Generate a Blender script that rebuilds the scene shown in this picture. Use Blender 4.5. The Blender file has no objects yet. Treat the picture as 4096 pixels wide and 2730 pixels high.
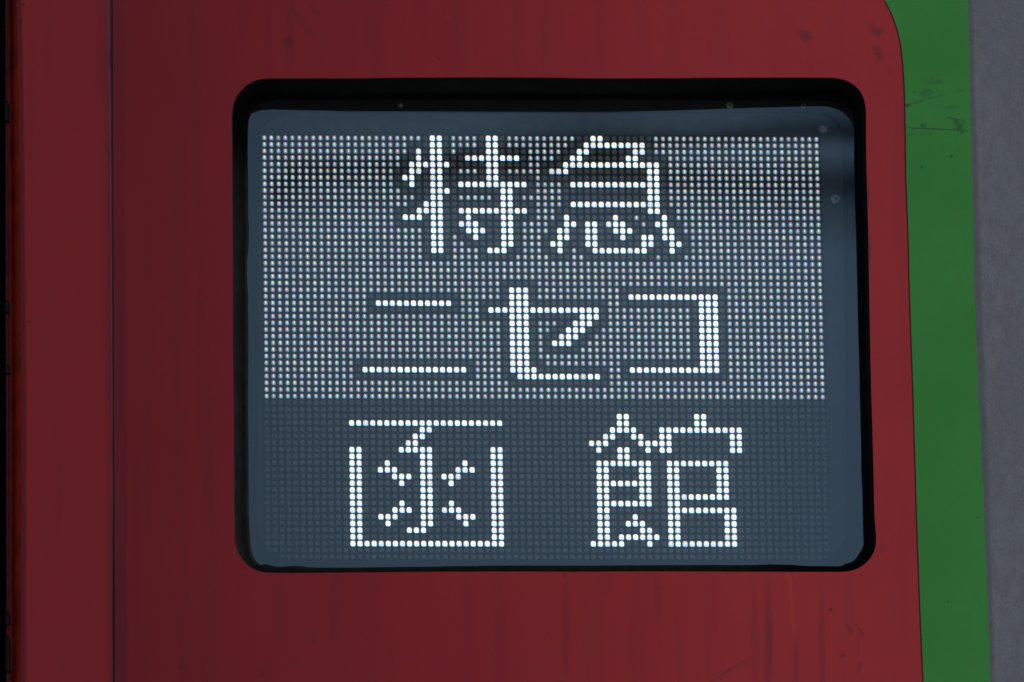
import bpy, bmesh, math, random
from mathutils import Matrix, Vector
from mathutils.geometry import delaunay_2d_cdt
random.seed(7)
scene = bpy.context.scene
COL = scene.collection

# ------------------------------------------------------------------ camera, sky, sun, exposure
CAM_LOC = Vector((-0.57229, -9.97799, -3.50039))
CAM_ROT = (1.90678, 0.01502, -0.04906)
FL = 12.182198                      # focal length / picture width
cam_data = bpy.data.cameras.new("camera")
cam_data.sensor_width = 36.0
cam_data.lens = FL * 36.0
cam_data.clip_start = 0.1
cam_data.clip_end = 2000.0
cam_data.dof.use_dof = True
cam_data.dof.focus_distance = 10.6
cam_data.dof.aperture_fstop = 8.0
camera = bpy.data.objects.new("camera", cam_data)
COL.objects.link(camera)
camera.location = CAM_LOC
camera.rotation_euler = CAM_ROT
scene.camera = camera

SUN_EL = math.radians(22)
SUN_AZ = math.radians(104)          # clockwise from +Y: low over the right-hand end of the train
world = bpy.data.worlds.new("World")
scene.world = world
world.use_nodes = True
wn, wl = world.node_tree.nodes, world.node_tree.links
bg = wn["Background"]
sky = wn.new("ShaderNodeTexSky")
sky.sky_type = 'NISHITA'
sky.sun_disc = False
sky.sun_elevation = SUN_EL
sky.sun_rotation = SUN_AZ
sky.air_density = 1.0
sky.dust_density = 0.5
sky.ozone_density = 2.0
wl.new(sky.outputs[0], bg.inputs[0])
bg.inputs[1].default_value = 0.11

sun_data = bpy.data.lights.new("sun", 'SUN')
sun_data.energy = 3.0
sun_data.angle = math.radians(14)
sun_data.color = (1.0, 0.97, 0.93)
sun = bpy.data.objects.new("sun", sun_data)
COL.objects.link(sun)
sd = Vector((math.sin(SUN_AZ) * math.cos(SUN_EL), math.cos(SUN_AZ) * math.cos(SUN_EL), math.sin(SUN_EL)))
sun.rotation_euler = sd.to_track_quat('Z', 'Y').to_euler()

scene.view_settings.view_transform = 'Standard'
scene.view_settings.look = 'None'
scene.view_settings.exposure = -0.52
scene.view_settings.gamma = 1.0

# ------------------------------------------------------------------ surveying helpers (metres; the photograph is 4096 wide)
from mathutils import Euler
RM = Euler(CAM_ROT, 'XYZ').to_matrix()

def ray(px, py):
    v = Vector(((px - 2048) / (FL * 4096), -(py - 1365) / (FL * 4096), -1.0))
    return (RM @ v).normalized()

def at(px, py, fun):
    """(x, z) where the sight line of a surveyed picture point meets the surface y = fun(x)"""
    d = ray(px, py)
    x = 0.0
    for _ in range(6):
        t = (fun(x) - CAM_LOC.y) / d.y
        p = CAM_LOC + d * t
        x = p.x
    return (p.x, p.z)

X0, X1, S0, S1 = -0.37, 0.16, -0.170, 0.100      # crown added so the side shades darker towards the left
KC = (S1 - S0) / (X1 - X0)
XC = X0 - S0 / KC
def side(x):
    if x > X1:
        return 0.5 * KC * (X1 - XC) ** 2 + S1 * (x - X1) - .030
    if x < X0:
        return 0.5 * KC * (X0 - XC) ** 2 + S0 * (x - X0) - .030
    return 0.5 * KC * (x - XC) ** 2 - .030

def off(d):
    return lambda x: side(x) + d

# ------------------------------------------------------------------ naming
def tag(o, label=None, cat=None, group=None, kind=None):
    if label: o["label"] = label
    if cat: o["category"] = cat
    if group: o["group"] = group
    if kind: o["kind"] = kind
    return o

def empty(name, loc=(0, 0, 0)):
    e = bpy.data.objects.new(name, None)
    e.location = loc
    e.empty_display_size = 0.05
    COL.objects.link(e)
    return e

def obj(name, mesh, mat, parent=None):
    o = bpy.data.objects.new(name, mesh)
    if mat is not None and len(mesh.materials) == 0:
        mesh.materials.append(mat)
    COL.objects.link(o)
    if parent is not None:
        o.parent = parent
    return o

def mesh_from(name, verts, faces, smooth=False):
    m = bpy.data.meshes.new(name)
    m.from_pydata(verts, [], faces)
    if smooth:
        m.polygons.foreach_set("use_smooth", [True] * len(m.polygons))
    m.update()
    return m

# ------------------------------------------------------------------ materials
class NT:
    def __init__(self, name):
        self.m = bpy.data.materials.new(name)
        self.m.use_nodes = True
        self.n, self.l = self.m.node_tree.nodes, self.m.node_tree.links
        self.bsdf = self.n["Principled BSDF"]
        self.out = self.n["Material Output"]
        self.co = None
    def coord(self):
        if self.co is None:
            self.co = self.n.new("ShaderNodeTexCoord").outputs["Object"]
        return self.co
    def node(self, kind, **kw):
        x = self.n.new(kind)
        for k, v in kw.items():
            setattr(x, k, v)
        return x
    def link(self, a, b):
        self.l.new(a, b)
    def math(self, op, a, b=None, c=None, clamp=False):
        x = self.n.new("ShaderNodeMath"); x.operation = op; x.use_clamp = clamp
        for i, v in enumerate((a, b, c)):
            if v is None: continue
            if isinstance(v, (int, float)): x.inputs[i].default_value = v
            else: self.l.new(v, x.inputs[i])
        return x.outputs[0]
    def noise(self, scale, detail=2.0, stretch=None, rough=0.5, vec=None):
        x = self.n.new("ShaderNodeTexNoise")
        x.inputs["Scale"].default_value = scale
        x.inputs["Detail"].default_value = detail
        x.inputs["Roughness"].default_value = rough
        src = vec or self.coord()
        if stretch:
            mp = self.n.new("ShaderNodeMapping"); mp.inputs["Scale"].default_value = stretch
            self.l.new(src, mp.inputs["Vector"]); src = mp.outputs[0]
        self.l.new(src, x.inputs["Vector"])
        return x.outputs["Fac"]
    def ramp(self, v, a, b, lo=0.0, hi=1.0, smooth=True):
        x = self.n.new("ShaderNodeMapRange")
        if smooth: x.interpolation_type = 'SMOOTHSTEP'
        for i, q in ((1, a), (2, b), (3, lo), (4, hi)):
            x.inputs[i].default_value = q
        self.l.new(v, x.inputs[0])
        return x.outputs[0]
    def mix(self, fac, a, b):
        x = self.n.new("ShaderNodeMix"); x.data_type = 'RGBA'
        if isinstance(fac, (int, float)): x.inputs[0].default_value = fac
        else: self.l.new(fac, x.inputs[0])
        for i, v in ((6, a), (7, b)):
            if isinstance(v, tuple): x.inputs[i].default_value = (*v, 1)
            else: self.l.new(v, x.inputs[i])
        return x.outputs[2]
    def blob(self, c, rx, rz, ang=0.0, inner=0.25, vec=None):
        """a soft elliptical mark centred at world (x, z)"""
        mp = self.n.new("ShaderNodeMapping"); mp.vector_type = 'TEXTURE'
        mp.inputs["Location"].default_value = (c[0], 0, c[1])
        mp.inputs["Rotation"].default_value = (0, -ang, 0)
        mp.inputs["Scale"].default_value = (rx, 1000.0, rz)
        self.l.new(vec or self.coord(), mp.inputs["Vector"])
        ln = self.n.new("ShaderNodeVectorMath"); ln.operation = 'LENGTH'
        self.l.new(mp.outputs[0], ln.inputs[0])
        return self.ramp(ln.outputs["Value"], 1.0, inner)
    def warp(self, scale, amount):
        nz = self.n.new("ShaderNodeTexNoise"); nz.inputs["Scale"].default_value = scale
        nz.inputs["Detail"].default_value = 4
        self.l.new(self.coord(), nz.inputs["Vector"])
        sub = self.n.new("ShaderNodeVectorMath"); sub.operation = 'MULTIPLY_ADD'
        self.l.new(nz.outputs["Color"], sub.inputs[0])
        sub.inputs[1].default_value = (amount,) * 3
        sub.inputs[2].default_value = (-amount * .5,) * 3
        ad = self.n.new("ShaderNodeVectorMath"); ad.operation = 'ADD'
        self.l.new(self.coord(), ad.inputs[0]); self.l.new(sub.outputs[0], ad.inputs[1])
        return ad.outputs[0]
    def set(self, **kw):
        for k, v in kw.items():
            k = k.replace("_", " ")
            if isinstance(v, tuple): self.bsdf.inputs[k].default_value = (*v, 1)
            elif isinstance(v, (int, float)): self.bsdf.inputs[k].default_value = v
            else: self.l.new(v, self.bsdf.inputs[k])
    def bump(self, h, strength=0.2, dist=0.001):
        b = self.n.new("ShaderNodeBump")
        b.inputs["Strength"].default_value = strength
        b.inputs["Distance"].default_value = dist
        self.l.new(h, b.inputs["Height"])
        self.l.new(b.outputs[0], self.bsdf.inputs["Normal"])

def pxw(px, py):
    return at(px, py, side)
PXM = 0.006 / 27.97                    # metres for one photograph pixel, along x
PZM = 0.006 / 26.45

def smudges(t, base, marks, dirt, seed=0.0):
    """marks: (px, py, half width px, half height px, angle deg, strength, broken-up?)"""
    w = t.warp(260.0, 0.004)
    nz = t.noise(1300.0, 5, rough=0.65)
    br = t.ramp(nz, 0.42, 0.53)
    col = base
    acc = None
    for px, py, rx, rz, ang, st, broken in marks:
        m = t.blob(pxw(px, py), rx * PXM * 1.45, rz * PZM * 1.35, math.radians(ang), inner=.35, vec=w)
        m = t.math('MULTIPLY', m, min(1.0, st * .95))
        if broken: m = t.math('MULTIPLY', m, br)
        acc = m if acc is None else t.math('MAXIMUM', acc, m)
    return t.mix(acc, col, dirt)

def paint_red(end=False):
    t = NT("red_body_paint")
    big = t.noise(7.0, 3)
    streak = t.noise(60.0, 3, stretch=(1.0, 1.0, 0.05))
    fine = t.noise(900.0, 4, rough=0.7)
    c = t.mix(t.ramp(big, .3, .7), (0.455, 0.0235, 0.029), (0.485, 0.026, 0.030))
    c = t.mix(t.math('MULTIPLY', t.ramp(streak, .50, .72), .26), c, (0.30, 0.018, 0.034))
    c = t.mix(t.math('MULTIPLY', t.ramp(fine, .45, .8), .10), c, (0.33, 0.03, 0.05))
    mid = t.noise(120.0, 6, rough=.7)
    c = t.mix(t.math('MULTIPLY', t.ramp(mid, .42, .7), .24), c, (0.37, 0.032, 0.052))
    if not end:
        dirt = (0.055, 0.026, 0.032)
        marks = [
            (3220, 145, 22, 26, 60, .75, 1), (3237, 152, 14, 10, 20, .6, 1), (3208, 130, 12, 16, 0, .5, 1),
            (3502, 125, 13, 30, 25, .8, 1), (3520, 128, 10, 20, -20, .8, 1), (3490, 128, 12, 10, 0, .6, 1),
            (3508, 205, 16, 24, 15, .85, 1), (3519, 226, 12, 26, 18, .75, 1), (3560, 290, 5, 18, 8, .4, 1),
            (1156, 172, 22, 24, -30, .35, 0), (1215, 100, 9, 80, 36, .20, 0), (1258, 45, 5, 36, 34, .28, 0),
            (1302, 184, 10, 9, 0, .18, 0), (1755, 240, 5, 6, 0, .7, 0), (1792, 95, 12, 9, 0, .2, 0),
            (3395, 0 + 2515, 5, 24, 26, .8, 1), (3442, 2528, 5, 22, 30, .8, 1), (3436, 2670, 7, 30, -14, .75, 1),
            (3373, 2626, 6, 6, 0, .8, 0), (3365, 2612, 3, 20, 48, .5, 1), (3322, 2438, 6, 6, 0, .8, 0),
            (3436, 2590, 4, 60, 0, .30, 1), (2905, 2690, 5, 110, -55, .42, 0), (2980, 2655, 5, 40, -55, .3, 0),
            (3526, 2195, 8, 22, -10, .35, 1), (2641, 2349, 4, 5, 0, .6, 0), (2257, 2308, 5, 5, 0, .6, 0),
            (1257, 2562, 5, 16, -16, .5, 0), (1045, 2690, 4, 24, -8, .4, 0), (1967, 2622, 4, 4, 0, .7, 0),
            (725, 2670, 4, 12, 0, .5, 0), (2262, 2650, 4, 60, 0, .25, 0), (3670, 1716, 5, 6, 0, .7, 0),
            (3473, 770, 4, 60, 0, .7, 1), (3478, 990, 5, 60, 0, .8, 1), (2191, 2535, 4, 14, 0, .3, 0),
        ]
        c = smudges(t, c, marks, dirt)
        # long water streaks below the sign
        w = t.warp(30.0, 0.002)
        acc = None
        for px, py, rx, rz, ang, st in [(3020, 2560, 17, 300, 0, .30), (3073, 2580, 19, 330, -1, .50), (3288, 2600, 15, 330, -1, .32),
                                        (2632, 2400, 16, 160, 0, .2), (2262, 2500, 16, 260, 0, .24), (3183, 2700, 14, 210, -2, .36),
                                        (2712, 2600, 12, 220, 0, .14), (3395, 2420, 22, 160, 0, .14), (2420, 2330, 30, 70, 0, .14),
                                        (1350, 2400, 40, 220, 0, .12), (1120, 2450, 25, 200, 0, .1), (2350, 2600, 18, 300, 0, .1),
                                        (1840, 120, 30, 200, 0, .08), (2180, 120, 20, 240, 0, .09)]:
            m = t.math('MULTIPLY', t.blob(pxw(px, py), rx * PXM * 1.35, rz * PZM, math.radians(ang), inner=.3, vec=w), st)
            acc = m if acc is None else t.math('MAXIMUM', acc, m)
        c = t.mix(acc, c, (0.14, 0.020, 0.036))
        # rust run
        w2 = t.warp(60.0, 0.0025)
        acc = None
        for px, py, rx, rz, ang, st in [(3151, 2308, 12, 36, 25, .95), (3183, 2308, 10, 36, -28, .6), (3163, 2370, 13, 85, 4, .85),
                                        (3170, 2470, 12, 120, 3, .6), (3060, 2302, 160, 10, 0, .2), (3290, 2297, 150, 6, 0, .2)]:
            m = t.math('MULTIPLY', t.blob(pxw(px, py), rx * PXM, rz * PZM, math.radians(ang), vec=w2), st)
            acc = m if acc is None else t.math('MAXIMUM', acc, m)
        c = t.mix(t.math('MULTIPLY', acc, .72), c, (0.55, 0.05, 0.006))
        # grime beside the joint on the left
        gx0, gx1 = pxw(440, 1365)[0], pxw(503, 1365)[0]
        sep = t.node("ShaderNodeSeparateXYZ"); t.link(t.warp(12.0, 0.004), sep.inputs[0])
        g = t.ramp(sep.outputs[0], gx1 + .0006, gx1 - .0012)
        dz = t.ramp(sep.outputs[2], .3, -.3, .22, .65, smooth=False)
        g = t.math('MULTIPLY', t.math('MULTIPLY', g, dz), t.ramp(t.noise(40, 4, stretch=(1, 1, .15)), .2, .6, .55, 1))
        c = t.mix(g, c, (0.20, 0.024, 0.042))
    else:
        dirt = (0.04, 0.02, 0.025)
        marks = [(93, 32, 6, 8, 20, .9, 0), (82, 94, 6, 9, 30, .8, 0), (118, 1300, 12, 6, 0, .5, 0), (185, 2237, 5, 5, 0, .4, 0)]
        c = smudges(t, c, marks, dirt)
        gx = pxw(440, 1365)[0]
        sep = t.node("ShaderNodeSeparateXYZ"); t.link(t.warp(12.0, 0.004), sep.inputs[0])
        g = t.math('MULTIPLY', t.ramp(sep.outputs[0], gx - .0060, gx + .0006), t.ramp(t.noise(40, 4, stretch=(1, 1, .15)), .2, .7, .2, .6))
        c = t.mix(g, c, (0.16, 0.022, 0.036))
    t.set(Base_Color=c, Roughness=t.ramp(fine, .3, .7, .42, .56), Specular_IOR_Level=0.35)
    t.bump(t.math('ADD', t.math('MULTIPLY', t.noise(1800, 2), .4), t.math('MULTIPLY', t.noise(45, 3), 2.0)), .12, .0006)
    return t.m

def paint_green():
    t = NT("green_vinyl_film")
    big = t.noise(9.0, 3)
    fine = t.noise(900.0, 4, rough=.7)
    c = t.mix(t.ramp(big, .3, .7), (0.042, 0.275, 0.040), (0.050, 0.30, 0.052))
    c = t.mix(t.math('MULTIPLY', t.ramp(fine, .45, .8), .12), c, (0.05, 0.20, 0.06))
    c = t.mix(t.math('MULTIPLY', t.ramp(t.noise(110.0, 6, rough=.7), .42, .7), .18), c, (0.052, 0.23, 0.062))
    marks = [
        (3632, 421, 12, 5, 0, .9, 0), (3690, 402, 50, 4, 17, .65, 1), (3765, 384, 24, 4, 14, .5, 1), (3715, 362, 28, 4, -24, .6, 1),
        (3702, 376, 22, 18, 0, .45, 1), (3735, 330, 40, 14, 0, .40, 1), (3757, 326, 5, 14, 25, .6, 1), (3840, 362, 40, 4, 10, .25, 1),
        (3700, 516, 100, 3.2, -1, .72, 0), (3800, 519, 70, 3.2, -1, .6, 0), (3695, 503, 12, 10, 0, .9, 1),
        (3822, 478, 40, 5, -12, .8, 1), (3826, 492, 18, 10, -30, .8, 1), (3838, 510, 12, 20, -25, .95, 1), (3848, 525, 8, 12, 0, .8, 1),
        (3795, 470, 20, 4, -25, .6, 1), (3725, 535, 5, 8, 15, .6, 0), (3688, 541, 6, 6, 0, .5, 1), (3804, 624, 5, 7, 20, .7, 0),
        (3688, 669, 6, 8, 20, .8, 0), (3790, 2410, 4, 5, 30, .7, 0), (3805, 430, 30, 10, 0, .3, 1), (3648, 540, 24, 6, 0, .3, 1),
        (3914, 2072, 5, 4, 0, .5, 0), (3660, 370, 8, 5, 0, .5, 1),
    ]
    c = smudges(t, c, marks, (0.020, 0.055, 0.026))
    t.set(Base_Color=c, Roughness=.5, Specular_IOR_Level=0.35)
    t.bump(t.math('ADD', t.math('MULTIPLY', t.noise(1500, 2), .4), t.math('MULTIPLY', t.noise(50, 3), 1.5)), .12, .0006)
    return t.m

def paint_silver():
    t = NT("silver_metallic_paint")
    big = t.noise(14.0, 4, stretch=(1.6, 1, .6))
    mot = t.noise(95.0, 7, stretch=(1.5, 1, .7), rough=.75)
    fl = t.noise(2600.0, 2)
    c = t.mix(t.ramp(big, .3, .7), (0.166, 0.181, 0.198), (0.200, 0.216, 0.234))
    c = t.mix(t.math('MULTIPLY', t.ramp(mot, .4, .65), .9), c, (0.165, 0.168, 0.180))
    c = t.mix(t.math('MULTIPLY', t.ramp(t.noise(800, 3), .45, .75), .35), c, (0.27, 0.28, 0.30))
    c = t.mix(t.math('MULTIPLY', t.ramp(t.noise(330, 3), .62, .74), .4), c, (0.12, 0.125, 0.135))
    # soft shadow line of the vinyl edge, painted into the silver
    sep = t.node("ShaderNodeSeparateXYZ"); t.link(t.warp(25.0, 0.003), sep.inputs[0])
    xt, zt = pxw(3872, 0); xb, zb = pxw(3963, 2730)
    e = t.math('SUBTRACT', sep.outputs[0], t.math('MULTIPLY_ADD', sep.outputs[2], (xb - xt) / (zb - zt), xt - zt * (xb - xt) / (zb - zt)))
    g = t.math('MULTIPLY', t.ramp(e, .0060, .0015), .55)
    c = t.mix(g, c, (0.10, 0.085, 0.115))
    marks = [(3902, 121, 14, 4, 0, .6, 1), (3973, 120, 5, 5, 0, .5, 0), (3955, 1045, 5, 5, 0, .5, 0)]
    c = smudges(t, c, marks, (0.05, 0.05, 0.055))
    t.set(Base_Color=c, Roughness=.55, Metallic=0.15, Specular_IOR_Level=0.4)
    t.bump(t.math('ADD', fl, t.math('MULTIPLY', t.noise(420, 5), 2.0)), .20, .0006)
    return t.m

def simple(name, col, rough=.5, spec=.5, nscale=200, var=.25, bump=.1):
    t = NT(name)
    n = t.noise(nscale, 4)
    c = t.mix(t.ramp(n, .3, .7), tuple(v * (1 - var) for v in col), tuple(v * (1 + var) for v in col))
    t.set(Base_Color=c, Roughness=rough, Specular_IOR_Level=spec)
    if bump: t.bump(n, bump, .001)
    return t.m

M = {}
M["red"] = paint_red(False)
M["red_end"] = paint_red(True)
M["green"] = paint_green()
M["silver"] = paint_silver()
M["rubber"] = simple("black_rubber", (0.0046, 0.0052, 0.0048), .8, .12, 90, .4, .3)
M["seal"] = simple("black_door_seal", (0.006, 0.006, 0.007), .7, .25)
M["chamfer"] = simple("deep_red_edge_paint", (0.58, 0.034, 0.014), .6, .15, 40)
def sealant():
    t = NT("aged_grey_sealant")
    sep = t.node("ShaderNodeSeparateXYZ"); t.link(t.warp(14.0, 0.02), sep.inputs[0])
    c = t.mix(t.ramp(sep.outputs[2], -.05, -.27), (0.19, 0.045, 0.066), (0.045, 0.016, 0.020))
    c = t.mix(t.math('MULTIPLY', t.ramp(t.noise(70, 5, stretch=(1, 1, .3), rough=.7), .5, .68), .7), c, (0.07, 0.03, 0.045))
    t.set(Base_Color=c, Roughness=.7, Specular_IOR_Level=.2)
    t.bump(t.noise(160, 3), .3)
    return t.m
M["sealant"] = sealant()
M["edge"] = simple("dark_film_edge", (0.05, 0.008, 0.008), .6, .2)
M["bezel"] = simple("charcoal_plastic_bezel", (0.006, 0.008, 0.010), .6, .35, 300, .2, .1)
M["board"] = simple("black_led_mask", (0.020, 0.022, 0.023), .7, .3, 900, .3, .2)
M["screw"] = simple("grey_screw_head", (0.46, 0.50, 0.53), .55, .4, 500)
M["socket"] = simple("screw_socket", (0.004, 0.004, 0.005), .8, .1)
M["steel"] = simple("weathered_dark_steel", (0.006, 0.007, 0.009), .8, .1, 12)
M["gravel"] = simple("grey_ballast", (0.20, 0.195, 0.185), .95, .2, 9, .35, .6)
M["scratch"] = simple("glass_scratch", (0.14, 0.15, 0.14), .7, .3)

def glass():
    t = NT("dusty_window_glass")
    n, l = t.n, t.l
    n.remove(t.bsdf)
    tr = t.node("ShaderNodeBsdfTransparent"); tr.inputs[0].default_value = (0.93, 0.96, 0.965, 1)
    gl = t.node("ShaderNodeBsdfGlossy"); gl.inputs["Roughness"].default_value = 0.03; gl.inputs[0].default_value = (0.92, 0.985, 0.95, 1)      # tint added to colour the mirrored sky
    df = t.node("ShaderNodeBsdfDiffuse")
    df.inputs[0].default_value = (0.27, 0.325, 0.36, 1)
    bump = t.node("ShaderNodeBump"); bump.inputs["Strength"].default_value = .30; bump.inputs["Distance"].default_value = .0010
    l.new(t.noise(5.0, 1, stretch=(.6, 1, 1.4)), bump.inputs["Height"])
    l.new(bump.outputs[0], gl.inputs["Normal"])
    fr = t.node("ShaderNodeFresnel"); fr.inputs[0].default_value = 1.52
    f2 = t.math('MULTIPLY', fr.outputs[0], 5.5)   # reflectance raised to brighten the mirrored sky
    m1 = t.node("ShaderNodeMixShader"); l.new(f2, m1.inputs[0]); l.new(tr.outputs[0], m1.inputs[1]); l.new(gl.outputs[0], m1.inputs[2])
    dust = t.ramp(t.noise(14, 5, rough=.65), .25, .8, .032, .070)
    spots = None
    for px, py, rx, rz, a, s in [(1190, 492, 60, 60, 0, .02), (1052, 525, 7, 26, 0, .10), (1050, 572, 14, 20, 0, .06), (1228, 576, 14, 20, 0, .05),
                                 (3330, 845, 26, 24, 0, .05), (2447, 1880, 6, 22, 30, .10), (2548, 1938, 14, 10, -30, .06), (1425, 2115, 8, 12, 0, .10),
                                 (2205, 1330, 14, 6, 30, .06), (2390, 470, 10, 14, 0, .03), (3402, 1410, 8, 8, 0, .06)]:
        b = t.math('MULTIPLY', t.blob(at(px, py, off(.041)), rx * PXM, rz * PZM, math.radians(a), inner=.1), s)
        spots = b if spots is None else t.math('MAXIMUM', spots, b)
    dust = t.math('ADD', dust, spots)
    # wiping smears
    sm = t.ramp(t.noise(9, 5, stretch=(.35, 1, 2.2), rough=.6), .5, .75, 0, .020)
    dust = t.math('ADD', dust, sm)
    m2 = t.node("ShaderNodeMixShader"); l.new(dust, m2.inputs[0]); l.new(m1.outputs[0], m2.inputs[1]); l.new(df.outputs[0], m2.inputs[2])
    l.new(m2.outputs[0], t.out.inputs[0])
    return t.m
M["glass"] = glass()

def led_mat(name, state):
    """surface-mount package: three dice (red over green over blue) under a milky lens"""
    t = NT(name)
    uv = t.node("ShaderNodeUVMap"); uv.uv_map = "face"
    sp = t.node("ShaderNodeSeparateXYZ"); t.link(uv.outputs[0], sp.inputs[0])
    u, v = sp.outputs[0], sp.outputs[1]
    at_ = t.node("ShaderNodeAttribute"); at_.attribute_name = "rnd"
    oi = t.node("ShaderNodeObjectInfo")
    r = t.math('FRACT', t.math('ADD', at_.outputs["Fac"], oi.outputs["Random"]))
    r2 = t.math('FRACT', t.math('MULTIPLY', r, 7.31))
    r3 = t.math('FRACT', t.math('MULTIPLY', r, 13.7))
    def gauss(u0, v0, su, sv):
        a = t.math('DIVIDE', t.math('SUBTRACT', u, u0), su)
        b = t.math('DIVIDE', t.math('SUBTRACT', v, v0), sv)
        return t.math('EXPONENT', t.math('MULTIPLY', t.math('ADD', t.math('MULTIPLY', a, a), t.math('MULTIPLY', b, b)), -1.0))
    body = t.mix(r2, (0.30, 0.31, 0.29), (0.37, 0.34, 0.32))
    t.set(Base_Color=body, Roughness=.55, Specular_IOR_Level=.3)
    if state != 'off':
        cr = t.node("ShaderNodeCombineXYZ")
        gR, gG, gB = gauss(-.10, .36, .30, .40), gauss(.0, -.05, .28, .40), gauss(.06, -.52, .42, .34)
        if state == 'dim':
            k, base, e = (0.84, 0.70, 0.98), (0.16, 0.19, 0.20), 1.62
        else:
            k, base, e = (0.75, 0.80, 0.80), (1.0, 1.08, 1.12), 1.15
        def chan(a, wa, b, wb, c, wc, base_v, rr, var):
            s = t.math('ADD', t.math('ADD', t.math('MULTIPLY', a, wa), t.math('MULTIPLY', b, wb)), t.math('MULTIPLY', c, wc))
            return t.math('MULTIPLY', t.math('ADD', s, base_v), t.math('MULTIPLY_ADD', rr, var, 1 - var / 2))
        vk, tilt = (.35, .26) if state == 'bright' else (.85, .0)
        t.link(t.math('MULTIPLY', chan(gR, k[0], gG, .42 * k[1], gB, .10 * k[2], base[0], r, .35 * vk), t.math('MULTIPLY_ADD', v, tilt, 1.0)), cr.inputs[0])
        t.link(chan(gR, .22 * k[0], gG, k[1], gB, .34 * k[2], base[1], r2, .25 * vk), cr.inputs[1])
        t.link(t.math('MULTIPLY', chan(gR, .24 * k[0], gG, .35 * k[1], gB, k[2], base[2], r3, .35 * vk), t.math('MULTIPLY_ADD', v, -tilt, 1.0)), cr.inputs[2])
        t.link(cr.outputs[0], t.bsdf.inputs["Emission Color"])
        r4 = t.math('FRACT', t.math('MULTIPLY', r, 29.3))
        weak = t.ramp(r4, .0, .10, .72, 1.0)          # a few tired diodes
        t.link(t.math('MULTIPLY', t.math('MULTIPLY', t.math('MULTIPLY_ADD', r2, .22, .90), weak), e * GAIN), t.bsdf.inputs["Emission Strength"])
    t.m.cycles.emission_sampling = 'NONE'
    return t.m
GAIN = 2 ** -scene.view_settings.exposure       # the sign's brightness as the exposure sees it
M["led_dim"] = led_mat("dim_white_led", 'dim')
M["led_bright"] = led_mat("bright_white_led", 'bright')
M["led_off"] = led_mat("unlit_led", 'off')

# ------------------------------------------------------------------ sheet-metal builder
def inside(p, loop):
    x, z = p; c = False; n = len(loop); j = n - 1
    for i in range(n):
        xi, zi = loop[i]; xj, zj = loop[j]
        if (zi > z) != (zj > z) and x < (xj - xi) * (z - zi) / (zj - zi) + xi:
            c = not c
        j = i
    return c

def area(loop):
    return sum(loop[i - 1][0] * loop[i][1] - loop[i][0] * loop[i - 1][1] for i in range(len(loop))) / 2

def resample(pts, step, closed=True, smooth=0):
    """even spacing along a polyline"""
    P = [Vector(p) for p in pts]
    if closed: P.append(P[0])
    out = []
    for a, b in zip(P, P[1:]):
        n = max(1, int((b - a).length / step + .5))
        for k in range(n):
            out.append(a.lerp(b, k / n))
    if not closed: out.append(P[-1])
    for _ in range(smooth):
        N = len(out)
        if closed: out = [(out[i - 1] + out[i] * 2 + out[(i + 1) % N]) / 4 for i in range(N)]
        else: out = [out[0]] + [(out[i - 1] + out[i] * 2 + out[i + 1]) / 4 for i in range(1, N - 1)] + [out[-1]]
    return [(p.x, p.y) for p in out]

def plate(name, outer, holes, fun, thick, mat, parent, grid=0.012, bevel=0.0004, window=(-.6, .6, -.45, .45)):
    """curved sheet y = fun(x) facing -Y, with real edges turned back by `thick`"""
    loops = [outer] + holes
    pts, edges = [], []
    for L in loops:
        s = len(pts); pts += [Vector(p) for p in L]
        edges += [(s + i, s + (i + 1) % len(L)) for i in range(len(L))]
    xs = [p[0] for p in outer]; zs = [p[1] for p in outer]
    nx = int((max(xs) - min(xs)) / grid); nz = int((max(zs) - min(zs)) / (grid * 4))
    for i in range(1, nx):
        for j in range(1, nz):
            p = (min(xs) + i * grid, min(zs) + j * grid * 4)
            pts.append(Vector(p))
    v, e, f, *_ = delaunay_2d_cdt(pts, edges, [], 0, 1e-7)
    faces = []
    for t in f:
        c = (sum(v[i].x for i in t) / len(t), sum(v[i].y for i in t) / len(t))
        if inside(c, outer) and not any(inside(c, h) for h in holes):
            a, b, c3 = t[:3]
            ar = (v[b].x - v[a].x) * (v[c3].y - v[a].y) - (v[c3].x - v[a].x) * (v[b].y - v[a].y)
            faces.append(tuple(t) if ar > 0 else tuple(reversed(t)))     # normal towards -Y
    used = sorted({i for t in faces for i in t}); mp = {o: k for k, o in enumerate(used)}
    V = [(v[i].x, fun(v[i].x), v[i].y) for i in used]
    F = [tuple(mp[i] for i in t) for t in faces]
    ns = len(F)
    for k, L in enumerate(loops):
        A = area(L)
        LL = L if (A > 0) == (k == 0) else list(reversed(L))      # material on the left of travel
        n = len(LL); s = len(V)
        for (x, z) in LL: V.append((x, fun(x), z))
        for i, (x, z) in enumerate(LL):
            V.append((x, fun(x) + thick, z))
        for i in range(n):
            j = (i + 1) % n
            F.append((s + i, s + n + i, s + n + j, s + j))
    m = mesh_from(name, V, F)
    sm = [True] * ns + [False] * (len(F) - ns)
    m.polygons.foreach_set("use_smooth", sm)
    return obj(name, m, mat, parent)

def ring(name, loops, mat, parent, smooth=True):
    """skin consecutive closed loops of equal length; loops are lists of (x, y, z)"""
    V, F = [], []
    n = len(loops[0])
    for L in loops: V += L
    for k in range(len(loops) - 1):
        for i in range(n):
            j = (i + 1) % n
            F.append((k * n + i, k * n + j, (k + 1) * n + j, (k + 1) * n + i))
    return obj(name, mesh_from(name, V, F, smooth), mat, parent)

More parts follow.
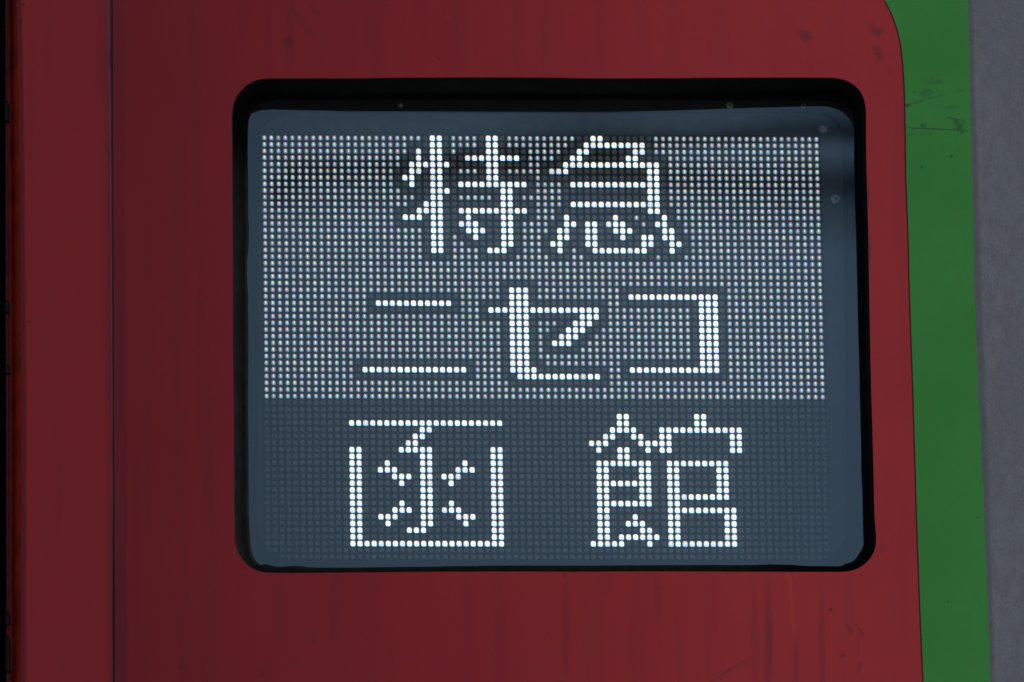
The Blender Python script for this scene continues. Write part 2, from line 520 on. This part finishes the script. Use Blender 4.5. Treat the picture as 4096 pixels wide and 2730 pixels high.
def by_count(pts, n, smooth=1):
    P = [Vector(p) for p in pts]; P.append(P[0])
    L = [0.0]
    for a, b in zip(P, P[1:]): L.append(L[-1] + (b - a).length)
    out = []; k = 0
    for i in range(n):
        d = L[-1] * i / n
        while L[k + 1] < d: k += 1
        out.append(P[k].lerp(P[k + 1], (d - L[k]) / max(1e-9, L[k + 1] - L[k])))
    for _ in range(smooth):
        out = [(out[i - 1] + out[i] * 2 + out[(i + 1) % n]) / 4 for i in range(n)]
    return [(p.x, p.y) for p in out]

def trace(pp, fun):
    return [at(px, py, fun) for px, py in pp]

# ------------------------------------------------------------------ surveyed outlines
RED_GREEN = [(3300, -320), (3420, -190), (3490, -90), (3537, 0), (3553, 31), (3569, 65), (3583, 103), (3593, 137), (3600, 168), (3605, 200), (3610, 250), (3616, 335), (3619, 424),
             (3621, 558), (3622.5, 700), (3631.6, 930), (3637, 1159), (3643, 1338), (3649, 1500), (3661, 1900), (3665.5, 2059), (3670.6, 2196),
             (3676, 2350), (3682, 2509), (3688, 2641), (3692, 2730), (3708, 3250), (3740, 4300)]
GREEN_SILVER = [(3868, -1500), (3870, -400), (3872, 0), (3874.6, 76), (3879, 268), (3882, 446), (3886, 647), (3889, 740), (3894, 955), (3898, 1159), (3906, 1389),
                (3912, 1550), (3930, 1900), (3938, 2112), (3945, 2270), (3951, 2429), (3956, 2588), (3962, 2730), (3980, 3250), (4010, 4300)]
OPEN = [(1058, 314), (1400, 313.4), (2400, 313.6), (2700, 312.5), (3100, 310), (3341, 311), (3377, 318), (3403.6, 330), (3426, 346), (3443.8, 366), (3455, 388),
        (3461.6, 415), (3464.7, 442), (3464, 491), (3465, 580), (3467, 700), (3473.5, 930), (3477, 1159), (3481, 1363), (3485, 1550), (3494.8, 1900), (3496, 1979), (3498, 2059),
        (3502, 2117), (3506.5, 2154), (3503.8, 2186), (3493, 2220), (3474.7, 2245), (3448, 2267), (3421.8, 2281), (3390, 2289), (2911, 2288), (2300, 2288.6),
        (1733, 2288.6), (1435, 2291), (1197, 2293), (1055, 2292), (1019, 2283), (989, 2263), (965, 2236), (946, 2202), (938, 2160), (936, 1993), (934, 1632),
        (931.6, 1400), (930.6, 1008), (928.5, 637), (927, 510), (927, 446), (930.6, 415), (941, 387), (959, 362), (984, 339), (1015, 322), (1043, 315)]
PANE = [(1129, 397), (1300, 400), (1700, 401), (2200, 402), (2700, 402), (3000, 401), (3312, 400), (3363, 413), (3394, 433), (3414, 459), (3419, 490), (3418, 637), (3421, 790),
        (3426.5, 955), (3431.6, 1159), (3436.7, 1389), (3440, 1414), (3443, 1550), (3448, 1900), (3454.6, 2032), (3456.7, 2138), (3456, 2178), (3445, 2204),
        (3438, 2212), (3427, 2233), (3406, 2250), (3383, 2256), (3365, 2267), (3306, 2266), (3216, 2265), (3172, 2261), (3068, 2259), (3023, 2262), (2800, 2261.8),
        (2353, 2264), (1971, 2264), (1733, 2268), (1525, 2270), (1405, 2272), (1289, 2272), (1238, 2271), (1195, 2265), (1160, 2266), (1127, 2270), (1095, 2269),
        (1083, 2262), (1068, 2257), (1054, 2262), (1042, 2262), (1025, 2247), (1019, 2240), (1007, 2212), (1001, 2165), (995, 2065), (993.7, 1921), (992, 1632),
        (992.9, 1400), (991.8, 1161), (987.8, 1110), (987.8, 1034), (994, 983), (995.4, 906), (991.8, 855), (990.8, 663), (990.6, 510), (995, 474), (1003, 452),
        (1020, 428), (1050, 410), (1085, 401)]
BEZ = [(1170, 443), (3270, 444), (3318, 456), (3350, 482), (3368, 520), (3373, 560), (3377, 900), (3384, 1500), (3393, 2000), (3394.5, 2100), (3388, 2150), (3368, 2186),
       (3340, 2216), (3300, 2238), (2800, 2239), (2000, 2240), (1144, 2243), (1110, 2232), (1075, 2205), (1048, 2172), (1033, 2140), (1031, 1900), (1034, 1200), (1036, 620), (1037, 560),
       (1046, 510), (1072, 475), (1110, 450)]

car = empty("railway_car", (0, 0, 0))
tag(car, "red railway car side with curved green stripe, silver edge and an electronic sign window", "train")

# red side panel ---------------------------------------------------
N = 360
open_w = by_count(trace(OPEN, side), N)
SEAM_R = [(451, -1500), (451, 0), (455, 1300), (458, 2100), (459, 2730), (460, 4300)]
film = off(-0.0006)
rg = resample(trace(RED_GREEN, film), .012, False, 1)
rg = [p for p in rg]
top_left = at(445, -700, film); bot_left = at(460, 4300, film)
red_outer = rg + [bot_left] + [p for p in reversed(resample(trace(SEAM_R, film), .03, False))][1:-1] + [top_left, at(2900, -640, film), at(3120, -500, film)]
open_f = by_count(trace(OPEN, film), N)
plate("red_side_panel", red_outer, [open_f], film, .0026, M["red"], car)

# green film: left edge = red edge, rugged right edge
film_g = off(-0.0002)
gs = resample(trace(GREEN_SILVER, film_g), .0025, False)
rr = random.Random(3)
gs2 = []
wob = 0
for (x, z) in gs:
    wob = wob * .6 + rr.uniform(-1, 1) * .00022
    gs2.append((x + wob, z))
RG2 = [(px - 6, py) for px, py in RED_GREEN]
rgl = resample(trace([(3080, -560), (2860, -700)][::-1] + RG2, film_g), .012, False)
green_outer = gs2 + list(reversed(rgl)) + [at(440, -760, film_g), at(440, -1500, film_g)]
plate("green_stripe", green_outer, [], film_g, .0022, M["green"], car)

# dark cut line between the two films
film_e = off(-0.00075)
L = trace([(a - 1.5, b) for a, b in RED_GREEN], film_e); R = trace([(a + 2.5, b) for a, b in RED_GREEN], film_e)
L = L; V = []
for (a, b) in zip(L, R):
    V += [(a[0], film_e(a[0]), a[1]), (b[0], film_e(b[0]), b[1])]
F = [(2 * i, 2 * i + 1, 2 * i + 3, 2 * i + 2) for i in range(len(L) - 1)]
obj("film_joint_line", mesh_from("film_joint_line", V, [tuple(reversed(f)) for f in F]), M["edge"], car)

# silver body skin
body = off(0.0022)
sl = trace([(px - 14, py) for px, py in GREEN_SILVER], body)
silver_outer = sl + [at(6600, 4300, body), at(6600, -1500, body)]
plate("silver_side_panel", silver_outer, [], body, .003, M["silver"], car)

# end panel, joint and door edge on the left -----------------------
xs_seam = at(438, 1365, side)[0]
def endp(x):
    return side(xs_seam) - .0010 + (x - xs_seam) * -0.085
def endx(px, py):
    return at(px, py, endp)[0]
ZT, ZB = at(430, -1500, side)[1], at(460, 4300, side)[1]
ZS = [ZB + (ZT - ZB) * i / 90 for i in range(91)]
def interp(tab, py):
    if py <= tab[0][0]: return tab[0][1]
    for (a, b), (c, d) in zip(tab, tab[1:]):
        if py <= c: return b + (d - b) * (py - a) / (c - a)
    return tab[-1][1]
SEAM_L = [(-1500, 424), (0, 427), (700, 441), (1600, 446), (2730, 450), (4300, 452)]
EDGE_A = [(-1500, 62), (0, 72), (700, 84), (1600, 91), (2730, 88), (4300, 86)]       # corner of the chamfer
EDGE_B = [(-1500, 27), (0, 30), (700, 35), (1600, 38), (2730, 37), (4300, 36)]       # back of the chamfer
def zpy(z):      # picture row of a height on the side
    z0, z1 = at(400, 0, side)[1], at(400, 2730, side)[1]
    return (z - z0) / (z1 - z0) * 2730
V, F = [], []
rows = []
for z in ZS:
    py = zpy(z)
    xa = endx(interp(SEAM_L, py), py); xb = endx(interp(EDGE_A, py), py)
    row = []
    for k in range(12):
        x = xa + (xb + .004 - xa) * k / 11
        row.append((x, endp(x), z))
    # rolled corner
    yb = endp(xb + .004)
    for k in range(1, 7):
        a = math.radians(52) * k / 6
        row.append((xb + .004 - .0065 * math.sin(a), yb + .0065 * (1 - math.cos(a)), z))
    rows.append(row)
n = len(rows[0])
for r in rows: V += r
for i in range(len(rows) - 1):
    for k in range(n - 1):
        F.append((i * n + k, (i + 1) * n + k, (i + 1) * n + k + 1, i * n + k + 1))
me = mesh_from("end_panel", V, F, True)
obj("end_panel", me, M["red_end"], car)
# chamfer going back into the gap
V, F = [], []
for i, r in enumerate(rows):
    x, y, z = r[-1]
    py = zpy(z)
    def fb(q): return y + .012
    xb = at(interp(EDGE_B, py), py, fb)[0]
    V += [(x, y, z), ((x + xb) / 2, y + .0075, z), (xb, y + .016, z), (xb, y + .06, z)]
for i in range(len(rows) - 1):
    for k in range(3):
        F.append((i * 4 + k, (i + 1) * 4 + k, (i + 1) * 4 + k + 1, i * 4 + k + 1))
obj("panel_edge", mesh_from("panel_edge", V, F, False), M["chamfer"], car)
# sealant bead in the joint
V, F = [], []
for z in ZS:
    py = zpy(z)
    xa = endx(interp(SEAM_L, py), py) - .0002
    xb = at(interp([(b, a) for a, b in SEAM_R], py) + 9, py, side)[0]
    ya = endp(xa) + .0001; yb = side(xb) + .0004
    w = .00012 * math.sin(z * 61) + .0001 * math.sin(z * 173)
    for k in range(5):
        s = k / 4
        V.append((xa + (xb - xa) * s + w * (s > .2), ya + (yb - ya) * s + .0001 * math.sin(math.pi * s), z))
for i in range(len(ZS) - 1):
    for k in range(4):
        F.append((i * 5 + k, i * 5 + k + 1, (i + 1) * 5 + k + 1, (i + 1) * 5 + k))
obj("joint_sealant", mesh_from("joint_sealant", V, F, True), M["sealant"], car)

def box(name, x0, x1, y0, y1, z0, z1, mat, parent, bev=0.0):
    bm = bmesh.new()
    bmesh.ops.create_cube(bm, size=1)
    for v in bm.verts:
        v.co = Vector((x0 + (v.co.x + .5) * (x1 - x0), y0 + (v.co.y + .5) * (y1 - y0), z0 + (v.co.z + .5) * (z1 - z0)))
    if bev: bmesh.ops.bevel(bm, geom=bm.edges[:], offset=bev, segments=2, affect='EDGES')
    m = bpy.data.meshes.new(name); bm.to_mesh(m); bm.free()
    return obj(name, m, mat, parent)

# dark rubber diaphragm in the gap, its folds and the thin red lip in front of it
gx = at(30, 1365, side)[0]
yg = side(xs_seam) + .03
V, F = [], []
prof = []
for k in range(41):
    s = k / 40
    prof.append((gx + .004 - s * .5, yg + .02 + .014 * math.cos(s * math.pi * 2 * 7)))
for z in (ZB, ZT):
    V += [(x, y, z) for x, y in prof]
F = [(i, i + 41, i + 42, i + 1) for i in range(40)]
obj("gangway_diaphragm", mesh_from("gangway_diaphragm", V, F, True), M["seal"], car)
M["lip"] = simple("dark_red_lip_paint", (0.11, 0.018, 0.026), .6, .2)
xl0, xl1 = at(22, 1365, off(.01))[0], at(33, 1365, off(.02))[0]
tabs = [(415, 500), (1212, 1262), (1468, 1508), (2455, 2510), (2550, 2700)]
lipy = side(xs_seam) + .010
zs = [at(30, py, side)[1] for py in (-1500, *[q for t in tabs for q in t], 4300)]
for k in range(0, len(zs), 2):
    box("red_lip", xl0, xl1, lipy, lipy + .008, zs[k + 1], zs[k], M["lip"], car, .0006)
for a, b in tabs:
    z0, z1 = at(30, b, side)[1], at(30, a, side)[1]
    box("rubber_tab", xl0 - .001, xl1 + .0012, lipy - .001, lipy + .007, z0 + .0004, z1 - .0004, M["seal"], car, .0012)

# rubber surround of the sign window -------------------------------
def panef(x):            # the pane is flatter than the crowned body side
    return .6 * (side(x) + .030) + .0105
def loop3(l2, fun): return [(x, fun(x), z) for x, z in l2]
cx = sum(p[0] for p in open_f) / N; cz = sum(p[1] for p in open_f) / N
def grow(l2, d):
    A = area(l2); out = []
    n = len(l2)
    for i in range(n):
        a, b = Vector(l2[i - 2]), Vector(l2[(i + 2) % n])
        t = (b - a).normalized(); nrm = Vector((t.y, -t.x)) * (1 if A > 0 else -1)
        out.append((l2[i][0] + nrm.x * d, l2[i][1] + nrm.y * d))
    return out
# start both loops at the top-left so that they correspond
def spin(l2):
    k = min(range(len(l2)), key=lambda i: (l2[i][0] - (-.24)) ** 2 + (l2[i][1] - .25) ** 2)
    return l2[k:] + l2[:k]
o0 = spin(open_f)
pane_t = trace(PANE, panef)
p0 = spin(by_count(pane_t, N, 0))
if (area(o0) > 0) != (area(p0) > 0): p0 = [p0[0]] + p0[1:][::-1]
rr = random.Random(5)
loops = [loop3(grow(o0, .0012), off(.0012)), loop3(o0, off(.0010)), loop3(grow(o0, -.0008), off(.0022)), [(x, panef(x) - .004, z) for x, z in grow(o0, -.0010)],
         [(x, panef(x) - .0012, z) for x, z in grow(o0, -.0022)]]
lip = []
for (x, z), (x2, z2) in zip(grow(o0, -.0022), p0):
    lip.append((x2 + (x - x2) * .25, panef(x2) - .0012, z2 + (z - z2) * .25))
loops.append(lip)
loops.append([(x, panef(x) - .0004, z) for x, z in p0])
loops.append([(x, panef(x) + .003, z) for x, z in p0])
if area(o0) > 0: pass
g = ring("window_gasket", loops, M["rubber"], car)

# glass pane
gl = lambda x: panef(x) + .0016
plate("window_glass", by_count([(x, z) for x, z in grow(p0, .003)], 140, 0), [], gl, .004, M["glass"], car, grid=.01)
# bright hair scratch on the glass
sc = trace([(3300, 446), (3320, 460), (3341, 482), (3355, 505), (3366, 528)], panef)
fg = lambda x: panef(x) + .0012
V = []
for i, (x, z) in enumerate(resample(sc, .0015, False, 2)):
    V += [(x - .00011, fg(x), z - .00008), (x + .00011, fg(x), z + .00008)]
F = [(2 * i, 2 * i + 1, 2 * i + 3, 2 * i + 2) for i in range(len(V) // 2 - 1)]
obj("scratch", mesh_from("scratch", V, F), M["scratch"], car)

# ------------------------------------------------------------------ the electronic sign behind the glass
sign = empty("destination_sign", (0, .045, 0))
tag(sign, "full-colour LED destination sign lit with white Japanese characters behind the black-framed window", "sign")
def sobj(name, mesh, mat):
    o = obj(name, mesh, mat, sign)
    o.matrix_parent_inverse = Matrix.Translation((0, -.045, 0))
    return o
YB = .037
flat = lambda d: (lambda x: d)
bez_in = by_count(trace(BEZ, flat(YB)), 200)
bo = [(-.34, -.28), (.34, -.28), (.34, .30), (-.34, .30)]
bz = plate("bezel", bo, [bez_in], flat(YB), .007, M["bezel"], None, grid=.05)
bz.parent = sign; bz.matrix_parent_inverse = Matrix.Translation((0, -.045, 0))
M["backing"] = simple("dark_grey_backing_plate", (0.13, 0.145, 0.155), .65, .3, 60, .15, .1)
sobj("backing_plate", mesh_from("backing_plate", [(-.33, .0490, -.27), (.33, .0490, -.27), (.33, .0490, .29), (-.33, .0490, .29)], [(0, 1, 2, 3)]), M["backing"])
mb = box("mask_board", -.2402, .2402, .0474, .0487, -.1925, .1925, M["board"], None)
mb.parent = sign; mb.matrix_parent_inverse = Matrix.Translation((0, -.045, 0))
# ribs of the mask: thin black louvre above every row of diodes
P = .006
def lx(c): return (c - 39.5) * P
def lz(r): return (31.5 - r) * P
V, F = [], []
for r in range(65):
    z = lz(r) + P / 2
    s = len(V)
    x0, x1 = lx(0) - .004, lx(79) + .004
    V += [(x0, .0474, z - .00055), (x1, .0474, z - .00055), (x1, .0453, z - .0002), (x0, .0453, z - .0002),
          (x0, .0453, z + .0002), (x1, .0453, z + .0002), (x1, .0474, z + .00055), (x0, .0474, z + .00055)]
    F += [(s, s + 1, s + 2, s + 3), (s + 3, s + 2, s + 5, s + 4), (s + 4, s + 5, s + 6, s + 7)]
lv = sobj("mask_louvre", mesh_from("mask_louvre", V, F), M["board"])
lv["kind"] = "stuff"

ON = {}
def on(r, *cols):
    s = ON.setdefault(r, set())
    for c in cols:
        if isinstance(c, tuple): s.update(range(c[0], c[1] + 1))
        else: s.add(c)
# first line of the message, left character
for r in range(18): on(r, 24, 25)
on(0, 32, 33); on(1, 32, 33); on(2, 22, 32, 33); on(3, 22, (29, 36)); on(4, (21, 26), 32, 33); on(5, 21, 22, 32, 33); on(6, 20, 21, 32, 33)
on(7, 21, (28, 37)); on(8, 26, 34, 35); on(9, 34, 35); on(10, 23, 34, 35); on(11, 22, 23, (28, 37)); on(12, 20, 21, 22, 29, 34, 35)
on(13, 28, 29, 30, 34, 35); on(14, 29, 30, 31, 34, 35); on(15, 30, 34, 35); on(16, 34, 35); on(17, 32, 33, 34)
# right character
on(0, 47, 48); on(1, (46, 54)); on(2, 45, 46, 53, 54); on(3, 44, 45, 52, 53); on(4, (43, 56)); on(5, 41, 42, 43, 55, 56); on(6, 55, 56)
on(7, (44, 56)); on(8, 55, 56); on(9, 55, 56); on(10, (44, 56)); on(11, 55, 56); on(12, 43, 50, 57); on(13, 43, 44, 46, 47, 49, 50, 51, 56, 57)
on(14, 42, 43, 46, 47, 50, 51, 52, 57, 58); on(15, 42, 43, 46, 47, 51, 54, 55, 57, 58); on(16, 41, 42, 46, 47, 54, 55, 58, 59); on(17, 42, (47, 54), 58)
# second line
on(25, (16, 26)); on(35, (14, 28))
for r in range(23, 36): on(r, 35, 36, 37)
on(26, (32, 47)); on(27, 45, 46, 47); on(28, 44, 45, 46); on(29, 43, 44, 45); on(30, 42, 43, 44); on(31, 41, 42, 43); on(35, 38); on(36, (36, 47))
on(24, (52, 64)); on(35, (52, 64))
for r in range(25, 35): on(r, 62, 63, 64)
# third line, left character
on(43, (12, 33)); on(44, 22, 23); on(45, 21, 22); on(46, 20, 21); on(47, (19, 23)); on(61, (12, 33))
for r in range(47, 61): on(r, 12, 13, 32, 33)
for r in range(48, 59): on(r, 22, 23)
on(49, 17, 28); on(50, 16, 17, 18, 27, 28, 29); on(51, 18, 19, 20, 25, 26, 27); on(52, 19, 26); on(55, 19, 26); on(56, 18, 19, 20, 25, 26, 27)
on(57, 16, 17, 18, 27, 28, 29); on(58, 17, 28); on(59, 20, 21, 22)
# right character
on(42, 50, 51, 61, 62); on(43, 50, 51, 61, 62); on(44, 49, 50, 51, 52, (56, 67)); on(45, 48, 49, 52, 53, 56, 57, 66, 67)
on(46, 46, 47, 48, (53, 57), 66, 67); on(47, 47, 50, 51, 54, 56, 57, 66, 67); on(48, 50, 51); on(49, (47, 54), (57, 65))
for r in range(50, 61): on(r, 47, 48, 57, 58)
for r in (50, 51, 53, 54): on(r, 53, 54)
for r in (50, 51, 52, 53): on(r, 64, 65)
on(52, (47, 54)); on(54, (57, 65)); on(55, (47, 54)); on(56, (57, 66))
for r in (57, 58, 59, 60): on(r, 65, 66)
on(57, 52); on(58, 51, 52, 53); on(59, 53, 54); on(60, (50, 55)); on(61, (46, 50), 54, (57, 66))

def state(r, c):
    if c in ON.get(r, ()): return 'bright'
    if r > 39: return 'off'
    for dr in (-1, 0, 1):
        row = ON.get(r + dr, ())
        if any(c + dc in row for dc in (-1, 0, 1)): return 'off'
    return 'dim'

def led_outline(h):
    """rounded square; upper-right and lower-left corners are cut more"""
    pts = []
    for (sx, sz, rad, a0) in ((1, 1, .80, 0), (-1, 1, .56, 90), (-1, -1, .80, 180), (1, -1, .52, 270)):
        for k in range(4):
            a = math.radians(a0 + 30 * k)
            pts.append((sx * (1 - rad) + rad * math.cos(a), sz * (1 - rad) + rad * math.sin(a)))
    return pts
OUT = led_outline(1)
YL = .0450
def led_geo(cx, cz, h):
    n = len(OUT)
    V = [(cx + u * h, YL, cz + v * h) for u, v in OUT] + [(cx + u * h * 1.06, YL + .0025, cz + v * h * 1.06) for u, v in OUT]
    F = [tuple(reversed(range(n)))][0:1] and [tuple(range(n))] + [(i, i + n, (i + 1) % n + n, (i + 1) % n) for i in range(n)]
    UV = [(u, v) for u, v in OUT] + [(u * 1.06, v * 1.06) for u, v in OUT]
    return V, F, UV
def led_mesh(name, cells, h, mat, origin=(0, 0)):
    V, F, UV, RN = [], [], [], []
    rnd = random.Random(len(cells))
    for r, c in cells:
        v, f, uv = led_geo(lx(c) - origin[0], lz(r) - origin[1], h)
        s = len(V); V += v; F += [tuple(i + s for i in q) for q in f]; UV += uv; RN += [rnd.random()] * len(v)
    m = mesh_from(name, V, F)
    layer = m.uv_layers.new(name="face")
    idx = [0] * len(m.loops); m.loops.foreach_get("vertex_index", idx)
    layer.data.foreach_set("uv", [q for i in idx for q in UV[i]])
    a = m.attributes.new("rnd", 'FLOAT', 'POINT'); a.data.foreach_set("value", RN)
    m.materials.append(mat)
    return m

cells = {'bright': [], 'dim': [], 'off': []}
for r in range(64):
    for c in range(80):
        cells[state(r, c)].append((r, c))
H_OFF, H_DIM, H_ON = .00185, .00158, .00203
bright = sorted(cells['bright'], key=lambda rc: (-rc[0], rc[1]))
single, rest = bright[:300], bright[300:]
m0 = led_mesh("led", [(31.5, 39.5)], H_ON, M["led_bright"])
m0.attributes["rnd"].data.foreach_set("value", [0.0] * len(m0.vertices))
for i, (r, c) in enumerate(single):
    o = bpy.data.objects.new("led", m0)
    o.parent = sign
    o.matrix_parent_inverse = Matrix.Translation((0, -.045, 0))
    o.location = (lx(c), 0, lz(r))
    COL.objects.link(o)
single_o = None
o = sobj("lit_leds", led_mesh("lit_leds", rest, H_ON, M["led_bright"]), None); o["kind"] = "stuff"
o = sobj("dim_leds", led_mesh("dim_leds", cells['dim'], H_DIM, M["led_dim"]), None); o["kind"] = "stuff"
o = sobj("unlit_leds", led_mesh("unlit_leds", cells['off'], H_OFF, M["led_off"]), None); o["kind"] = "stuff"

# screws holding the bezel
def disc(name, cx, y, cz, r, mat, seg=24, dome=.0012):
    V, F = [], []
    rings = [(1.0, 0.0), (.96, -.5), (.8, -.85), (.4, -1.0)]
    for rr_, h in rings:
        for k in range(seg):
            a = 2 * math.pi * k / seg
            V.append((cx + r * rr_ * math.cos(a), y + h * dome, cz + r * rr_ * math.sin(a)))
    for j in range(len(rings) - 1):
        for k in range(seg):
            k2 = (k + 1) % seg
            F.append((j * seg + k, j * seg + k2, (j + 1) * seg + k2, (j + 1) * seg + k))
    F.append(tuple((len(rings) - 1) * seg + k for k in range(seg)))
    return mesh_from(name, V, F, True)
fb_ = flat(YB)
for px, py, r, sock in [(3294, 516, 17, False), (3342, 795, 19, True), (3215, 424, 10, True), (2920, 421, 15, False), (1602, 421, 8, False)]:
    y = YB if py < 440 or px > 3373 else YB
    x, z = at(px, py, flat(y - .001))
    s = sobj("screw", disc("screw", x, y - .0001, z, r * PXM, M["screw"]), M["screw"])
    if sock:
        q = obj("socket", disc("socket", x, y - .0012, z, 4.5 * PXM, M["socket"], 12, .0004), M["socket"], s)

# ------------------------------------------------------------------ what the glass mirrors: the steelwork over the next track
def mirror_at(px, py, dist):
    """point on the plane y = -dist that the pane shows at a picture point"""
    d = ray(px, py)
    x, z = at(px, py, gl)
    s = (gl(x + .001) - gl(x - .001)) / .002
    n = Vector((s, -1, 0)).normalized()
    r = d - 2 * d.dot(n) * n
    t = (-dist - gl(x)) / r.y
    return (x + r.x * t, z + r.z * t)

def beam(name, a, b, depth, y, mat, parent):
    ax, az, bx, bz_ = a[0], a[1], b[0], b[1]
    d = Vector((bx - ax, bz_ - az)).normalized(); nn = Vector((-d.y, d.x))
    V = []
    for yy in (y - depth * .5, y + depth * .5):
        for (px_, pz_) in ((ax, az), (bx, bz_)):
            for s in (-1, 1):
                V.append((px_ + nn.x * s * depth / 2, yy, pz_ + nn.y * s * depth / 2))
    F = [(0, 1, 3, 2), (4, 6, 7, 5), (0, 4, 5, 1), (2, 3, 7, 6), (1, 5, 7, 3), (0, 2, 6, 4)]
    return obj(name, mesh_from(name, V, F), mat, parent)

GD = 8.0
gantry = empty("overhead_gantry", (0, -GD, 3.0))
tag(gantry, "dark steel overhead gantry seen only as soft bands mirrored in the sign window", "gantry")
def gbeam(pa, pb, thick_px):
    a = mirror_at(*pa, GD); b = mirror_at(*pb, GD)
    # carry the beam on beyond what the pane shows
    d = Vector((b[0] - a[0], b[1] - a[1])); L_ = d.length; d.normalize()
    a2 = a; b2 = (b[0] + d.x * 2.5, b[1] + d.y * 2.5)
    o = beam("crossbeam", a2, b2, thick_px * PXM * (18.6 / 10.6), -GD, M["steel"], gantry)
    o.matrix_parent_inverse = Matrix.Translation((0, GD, -3.0))
gbeam((1075, 715), (3300, 765), 115)
gbeam((1075, 760), (3300, 500), 95)
gbeam((1075, 860), (3300, 900), 26)
gbeam((2350, 590), (3380, 455), 62)

ground = obj("ground", mesh_from("ground", [(-400, -400, -4.6), (400, -400, -4.6), (400, 400, -4.6), (-400, 400, -4.6)], [(0, 1, 2, 3)]), M["gravel"])
tag(ground, kind="structure")
